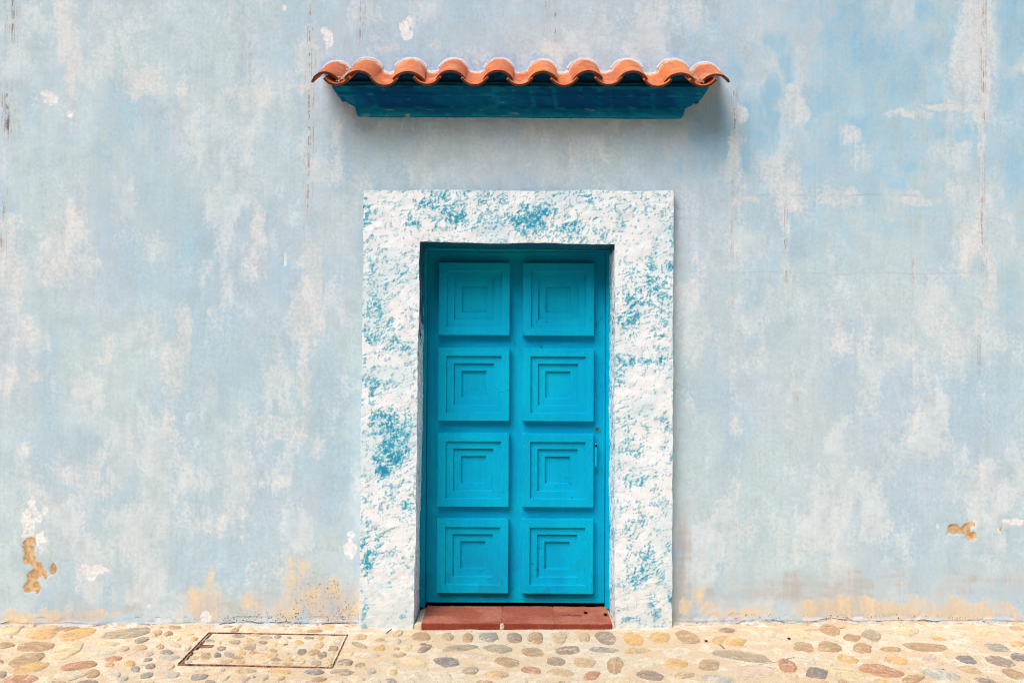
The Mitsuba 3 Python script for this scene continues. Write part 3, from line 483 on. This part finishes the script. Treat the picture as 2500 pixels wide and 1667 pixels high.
for w in wins:
    x0, z0, x1, z1 = w.bounds
    obj('added_facing_house__shutter' if z0 > 0 else 'added_facing_house__door', cat(box(x0, (x0 + x1) / 2 - .004, -12.25, -12.2, z0, z1), box((x0 + x1) / 2 + .004, x1, -12.25, -12.2, z0, z1)), 'mat_dark')

# painted plaster band round the doorway, with its reveals
outer = [(-.830, -.03), (-.826, 2.405), (.890, 2.410), (.886, -.03)]
inn = [(.574, -.03), (.567, 2.114), (-.513, 2.120), (-.530, -.03)]
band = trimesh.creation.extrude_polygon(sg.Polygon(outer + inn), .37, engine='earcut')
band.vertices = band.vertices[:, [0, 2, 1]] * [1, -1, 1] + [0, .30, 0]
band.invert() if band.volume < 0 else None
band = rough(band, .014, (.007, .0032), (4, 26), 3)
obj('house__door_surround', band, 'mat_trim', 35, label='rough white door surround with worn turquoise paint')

# door frame and leaf
fr = [chamfer_box(-.545, -.498, .243, .36, .032, 2.1315, .003), chamfer_box(.5505, .590, .243, .36, .028, 2.1315, .003), chamfer_box(-.4982, .5506, .243, .36, 2.108, 2.1315, .003)]
fr += [box(-.60, .60, .33, .40, -.02, 2.2)]  # dark backing slab, added to stop light leaking in under the door
for m in fr[:3]: obj('house__door_frame', m, 'mat_door', 30)
obj('house__door_frame', fr[3], 'mat_dark')
door = 'house__door'
leaf = chamfer_box(-.4955, .5480, .2755, .312, .0555, 2.1055, .002)
obj(door, leaf, 'mat_door', 30, label='turquoise blue wooden door with eight stepped square panels')
def rect_loft(x0, x1, z0, z1, prof):
    P = np.array([[(x0 + i, y, z0 + i), (x1 - i, y, z0 + i), (x1 - i, y, z1 - i), (x0 + i, y, z1 - i)] for i, y in prof])
    P = np.concatenate([P, P[:, :1]], 1)
    m = quadgrid(P)
    n = len(P) - 1
    cap = trimesh.Trimesh(P[n, :4], [[0, 1, 2], [0, 2, 3]], process=False)
    return cat(m, cap)
for zt, zb in ((2.035, 1.614), (1.540, 1.117), (1.044, .620), (.549, .122)):
    for x0, x1 in ((-.428, -.0145), (.062, .4765)):
        yf, st, prof = .2225, .0168, [(0, .277), (0, .2241), (.0012, .2225)]
        for i in (.0475, .0905, .1345):
            prof += [(i - .0012, yf), (i, yf + .0014), (i + .0003, yf + st - .001), (i + .0012, yf + st)]; yf += st
        obj(door + '__panel', rect_loft(x0, x1, zb, zt, prof), 'mat_door')
arc = lambda c, r, a0, a1, n: [(c[0], c[1] + r * math.cos(t), c[2] + r * math.sin(t)) for t in np.linspace(a0, a1, n)]
hx, hy = .4905, .218
hp = [(hx, .278, .984)] + arc((hx, hy + .012, .972), .012, math.pi / 2, math.pi, 6) + [(hx, hy, z) for z in np.linspace(.965, .872, 8)] + arc((hx, hy + .012, .865), .012, math.pi, 1.5 * math.pi, 6) + [(hx, .278, .853)]
obj(door + '__handle', tube(hp, .0062, 12), 'mat_door', 50, label='slim turquoise pull handle worn dark at the top')
obj(door + '__handle_wear', cat(tube([(hx, hy - .0002, z) for z in np.linspace(.966, .984, 5)], [.004, .0066, .0067, .0066, .003], 12)), 'mat_dark', 50)
lk = (.500, .2755, 1.072)
obj(door + '__lock_plate', cat(rot_lathe([(.0245, 0), (.0245, .003), (.023, .0045), (.0165, .0048), (.0155, .0075), (.0115, .0085), (.0105, .006), (0, .006)], lk, sides=32),
    *[rot_lathe([(.0035, .004), (.003, .0065), (0, .007)], (lk[0] + .0195 * math.cos(t), lk[1], lk[2] + .0195 * math.sin(t)), sides=8) for t in (-.45, math.pi + .45, math.pi / 2)]), 'mat_door', 30)
obj(door + '__lock_cylinder', cat(rot_lathe([(.0102, .002), (.0102, .0095), (.009, .0105), (0, .0105)], lk, sides=20)), 'mat_brass', 30, label='round brass lock cylinder')
obj(door + '__keyhole', box(lk[0] - .0012, lk[0] + .0016, lk[1] - .0113, lk[1] - .0095, lk[2] - .006, lk[2] + .004), 'mat_dark')

# doorstep of three terracotta tiles in a mortar bed
bed = rough(chamfer_box(-.524, .574, -.082, .30, -.03, .021, .006), .012, (.003, .004), (22, 9), 5)
lumpm = trimesh.creation.icosphere(2, 1); lumpm.vertices = lumpm.vertices * [.011, .008, .018] + .002 * rng.standard_normal(lumpm.vertices.shape) + [-.045, -.093, .014]
obj('house__doorstep', cat(bed, lumpm), 'mat_mortar', True)
for x0, x1 in ((-.486, -.0456), (-.0444, .2435), (.2445, .5575)):
    t = chamfer_box(x0, x1, -.094, .262, -.012, .030, .004)
    t.vertices[:, 2] += .028 * (t.vertices[:, 1] + .094)
    s = len([k for k in scene if k.startswith('house__doorstep__tile')])
    t = rough(t, .011, (.0022, .0014), (16, 60), s * 5)
    obj('house__doorstep__tile', t, 'mat_terra', 40, uv=(rng.uniform(), .5))
for x in (-.045, .244):
    j = chamfer_box(x - .0016, x + .0016, -.0925, .25, -.01, .0292, .0004); j.vertices[:, 2] += .028 * (j.vertices[:, 1] + .094)
    obj('house__doorstep__joint', rough(j, .02, .0005, 20), 'mat_terra', False, uv=(.9, .5))
# crumbs of mortar along the foot of the wall
crumbs = []
for i in range(150):
    x = rng.uniform(-2.9, 2.9)
    if -.84 < x < .9: continue
    m = trimesh.creation.icosphere(1, rng.uniform(.004, .011)); m.vertices *= [rng.uniform(1, 2.4), 1, .6]
    m.vertices += .002 * rng.standard_normal(m.vertices.shape); m.apply_translation((x, rng.uniform(-.035, .004), PAVE(x) + .003)); crumbs.append(m)
for x0, x1, s in ((-2.95, -.835, .75), (.893, 2.95, 1.0)):                      # thin plaster lip where wall and street meet
    X = np.arange(x0, x1, .012); h = np.clip(meshkit.fbm(np.stack([X * 5, X * 0 + s, X * 0], -1) + 3, 3, 5) - .5, 0, 1) * .09 * s
    d = .022 + .03 * meshkit.fbm(np.stack([X * 7, X * 0 + s, X * 0], -1) + 9, 3, 7)
    rows = [(-.004, -d), (h * .3, -d * .7), (h * .8, -d * .3), (h, -.004 + X * 0), (h, .03 + X * 0)]
    crumbs.append(quadgrid(np.stack([np.stack([X, y + 0 * X, PAVE(X) + z + 0 * X], -1) for z, y in rows], 1), True))
obj('house__plaster_lip', cat(*crumbs), 'mat_mortar', 50, kind='stuff')

# ---------------------------------------------------------------- tiled canopy over the door
can = 'house__canopy'
CX, W0 = .0365, .848
prof = [(.0, 2.826), (.054, 2.8285), (.060, 2.833), (.0635, 2.848), (.0645, 2.862), (.0685, 2.8665), (.073, 2.8775), (.080, 2.886), (.094, 2.893), (.110, 2.901), (.121, 2.909), (.124, 2.9135), (.147, 2.9125), (.152, 2.917), (.158, 2.929), (.171, 2.940), (.176, 2.9505), (.1775, 2.958), (.174, 2.961), (.168, 2.9615), (.167, 2.980), (.0, 3.056)]
def corn_ring(q, z):
    xl, xr = CX - W0 - q, CX + W0 + q
    fx = np.linspace(xl, xr, 120); sy = np.linspace(.02, -q, 9)[:-1]
    return np.array([(xl, y, z) for y in sy] + [(x, -q, z) for x in fx] + [(xr, y, z) for y in sy[::-1]])
fine_prof = []
for (q0, z0), (q1, z1) in zip(prof[:-1], prof[1:]):
    k = max(1, int(math.hypot(q1 - q0, z1 - z0) / .008))
    fine_prof += [(q0 + (q1 - q0) * i / k, z0 + (z1 - z0) * i / k) for i in range(k)]
fine_prof.append(prof[-1])
C3 = np.array([corn_ring(q, z) for q, z in fine_prof])
nz = np.stack([meshkit.fbm(C3 * np.array([4, 12, 12]) + 31 + 17 * k, 3, k) for k in range(3)], -1) - .5
C3 = C3 + nz * .006 + (np.stack([meshkit.fbm(C3 * 40 + 31 + 17 * k, 2, k) for k in range(3)], -1) - .5) * .0022
corn = [quadgrid(C3, True)]
def frame_of(b, f, roll):
    a = (f - b) / np.linalg.norm(f - b); l = np.cross(a, [0, 0, 1.]); l /= np.linalg.norm(l); l = -l if l[0] < 0 else l
    n = np.cross(l, a); n = -n if n[2] < 0 else n
    return a, l * math.cos(roll) + n * math.sin(roll), n * math.cos(roll) - l * math.sin(roll)
def barrel(b, f, roll, chord, sag, thick, up, seed, taper=.97):
    """A half-round clay tile: b and f are the crown (up = 1) or the belly (up = -1) of its outer face at the back and the front."""
    a, l, n = frame_of(b, f, roll)
    R = (chord ** 2 / 4 + sag ** 2) / (2 * sag); half = math.asin(min(1, chord / 2 / R))
    L = np.linalg.norm(f - b); ts = np.linspace(-.04, L, 14); an = np.linspace(-half, half, 23)
    g = np.random.default_rng(seed); w1, w2 = g.uniform(-.0025, .0025, 2)
    def surf(r_off, ends=None):
        P = []
        for t in ts:
            q = 1 - (1 - taper) * (1 - max(t, 0) / L); c = b + a * t - up * n * R * q
            s = meshkit.fbm(np.stack([an * 1.3 + seed, an * 0 + t * 9, an * 0], -1), 2, seed) - .5
            rr = R * q + r_off + .003 * s + w1 * np.cos(2 * an) + w2 * np.sin(an) * t / L
            tt = .004 * (meshkit.fbm(np.stack([an * 2 + seed, an * 0, an * 0 + 3], -1), 2, seed) - .5) if t == ts[-1] else 0 * an
            P.append(c + (rr * np.sin(an))[:, None] * l + up * (rr * np.cos(an))[:, None] * n + tt[:, None] * a)
        return np.array(P)
    o, i = surf(0), surf(-thick)
    o[-1] -= a * .001; m = quadgrid(np.concatenate([o, i[::-1], o[:1]], 0), up > 0)
    sides = [quadgrid(np.stack([o[:, k], i[:, k]], 1), (k == 0) == (up > 0)) for k in (0, -1)]
    m = cat(m, *sides); m.merge_vertices()
    if m.volume < 0: m.invert()
    return m, (R, half, a, l, n)
bead = []
for i, (bx, bz, fx, fz, ch, roll, sag) in enumerate(COVERS):
    b, f = np.array([bx, 0, bz + .002]), np.array([fx, -.31, fz + .003])
    m, (R, half, a, l, n) = barrel(b, f, roll, ch, max(sag, .044) * 1.03, .0125, 1, 10 + i)
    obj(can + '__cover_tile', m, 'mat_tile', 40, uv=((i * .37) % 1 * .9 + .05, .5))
    if 0 < i < 9:                                                 # mortar packed under the covers, painted with the moulding
        w = np.linspace(-.062, .062, 11); top = np.sqrt((R - .014) ** 2 - w ** 2) - R
        poly = [(x, y) for x, y in zip(w, top)] + [(.062, -.10), (-.062, -.10)]
        E0, E1 = (np.array([b + a * t + l * x + n * y for x, y in poly]) for t in (-.02, .20))
        corn.append(rough(trimesh.Trimesh(np.vstack([E0, E1])).convex_hull, .02, .002, 25, i))
    an = np.linspace(-half * 1.12, half * 1.12, 18)
    pts = np.array([b - n * R + l * (R - .0005) * math.sin(t) + n * (R - .0005) * math.cos(t) for t in an]); pts[:, 1] = .0005
    bead.append(tube(pts, .004 + .0045 * meshkit.noise(pts * 40 + 8), 7))
for i, (bx, bz, fx, fz, ch, roll) in enumerate(PANS):
    b, f = np.array([bx, 0, bz - .005]), np.array([fx, -.300, fz - .004])
    m, (R, half, a, l, n) = barrel(b, f, roll, .147 + ch - .1635, .038, .0115, -1, 40 + i)
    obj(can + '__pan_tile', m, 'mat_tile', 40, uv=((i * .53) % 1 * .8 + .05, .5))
    an = np.linspace(-.45, .45, 8)
    pts = np.array([b + n * R + l * (R - .012) * math.sin(t) - n * (R - .012) * math.cos(t) for t in an]); pts[:, 1] = .0
    bead.append(tube(pts, .004 + .005 * meshkit.noise(pts * 40 + 8), 7))
obj(can, cat(*corn), 'mat_cornice', 35, label='dark blue moulded cornice under two interlocking rows of orange clay tiles')
obj(can + '__mortar_bead', cat(*bead), 'mat_white', 50, label='thin white mortar bead along the top of the tiles')
lump = []
for (i, s) in ((0, 1), (9, -1)):                                     # loose mortar in the outermost channels
    bx, bz, fx, fz, ch, roll = PANS[0 if i == 0 else 8]
    for k in range(170 if i == 0 else 40):
        t = rng.uniform(.05, .98); r = rng.uniform(.002, .0055)
        q = np.array([bx + (fx - bx) * t, -.30 * t, bz + (fz - bz) * t]) + [rng.normal(.002 * s, .012), 0, .017 + abs(rng.normal(0, .006))]
        m = trimesh.creation.icosphere(1, r); m.vertices += r * .15 * rng.standard_normal(m.vertices.shape); m.apply_translation(q); lump.append(m)
obj(can + '__mortar_fill', cat(*lump), 'mat_mortar', 50, kind='stuff', label='crumbly mortar in the end channels')

# ---------------------------------------------------------------- litter
def twig(key, pts, r, label):
    p = np.array(pts); p[:, 2] += PAVE(p[:, 0]); obj(key, tube(p, r, 6), 'mat_dark', 60, label=label, category='twig')
twig('twig', [(-.648, -.115, .009), (-.650, -.14, .012), (-.658, -.17, .011), (-.667, -.195, .008)], [.003, .0035, .003, .002], 'thin curved dark twig lying on the pavement by the left jamb')
twig('twig', [(.29, .06, .036), (.33, .066, .039), (.37, .05, .037), (.41, .065, .037)], [.001, .0018, .0018, .001], 'tiny dry twig lying on the right end of the red doorstep')
for x, y, z, r, lab in ((.425, .11, .036, .008, 'dark crumb on the doorstep nearest to the door'), (.535, .07, .036, .0085, 'dark crumb at the right end of the doorstep'), (1.02, -.345, .003, .0055, 'small dark pebble on the pavement right of the door surround'), (1.46, -.31, .003, .006, 'small dark brown pebble on the pavement among the right-hand cobbles')):
    m = trimesh.creation.icosphere(2, r); m.vertices = m.vertices * [1.3, .9, .7] + .0012 * rng.standard_normal(m.vertices.shape); m.apply_translation((x, y, z + PAVE(x) + r * .35))
    obj('pebble', m, 'mat_dark', 60, label=lab, category='pebble')
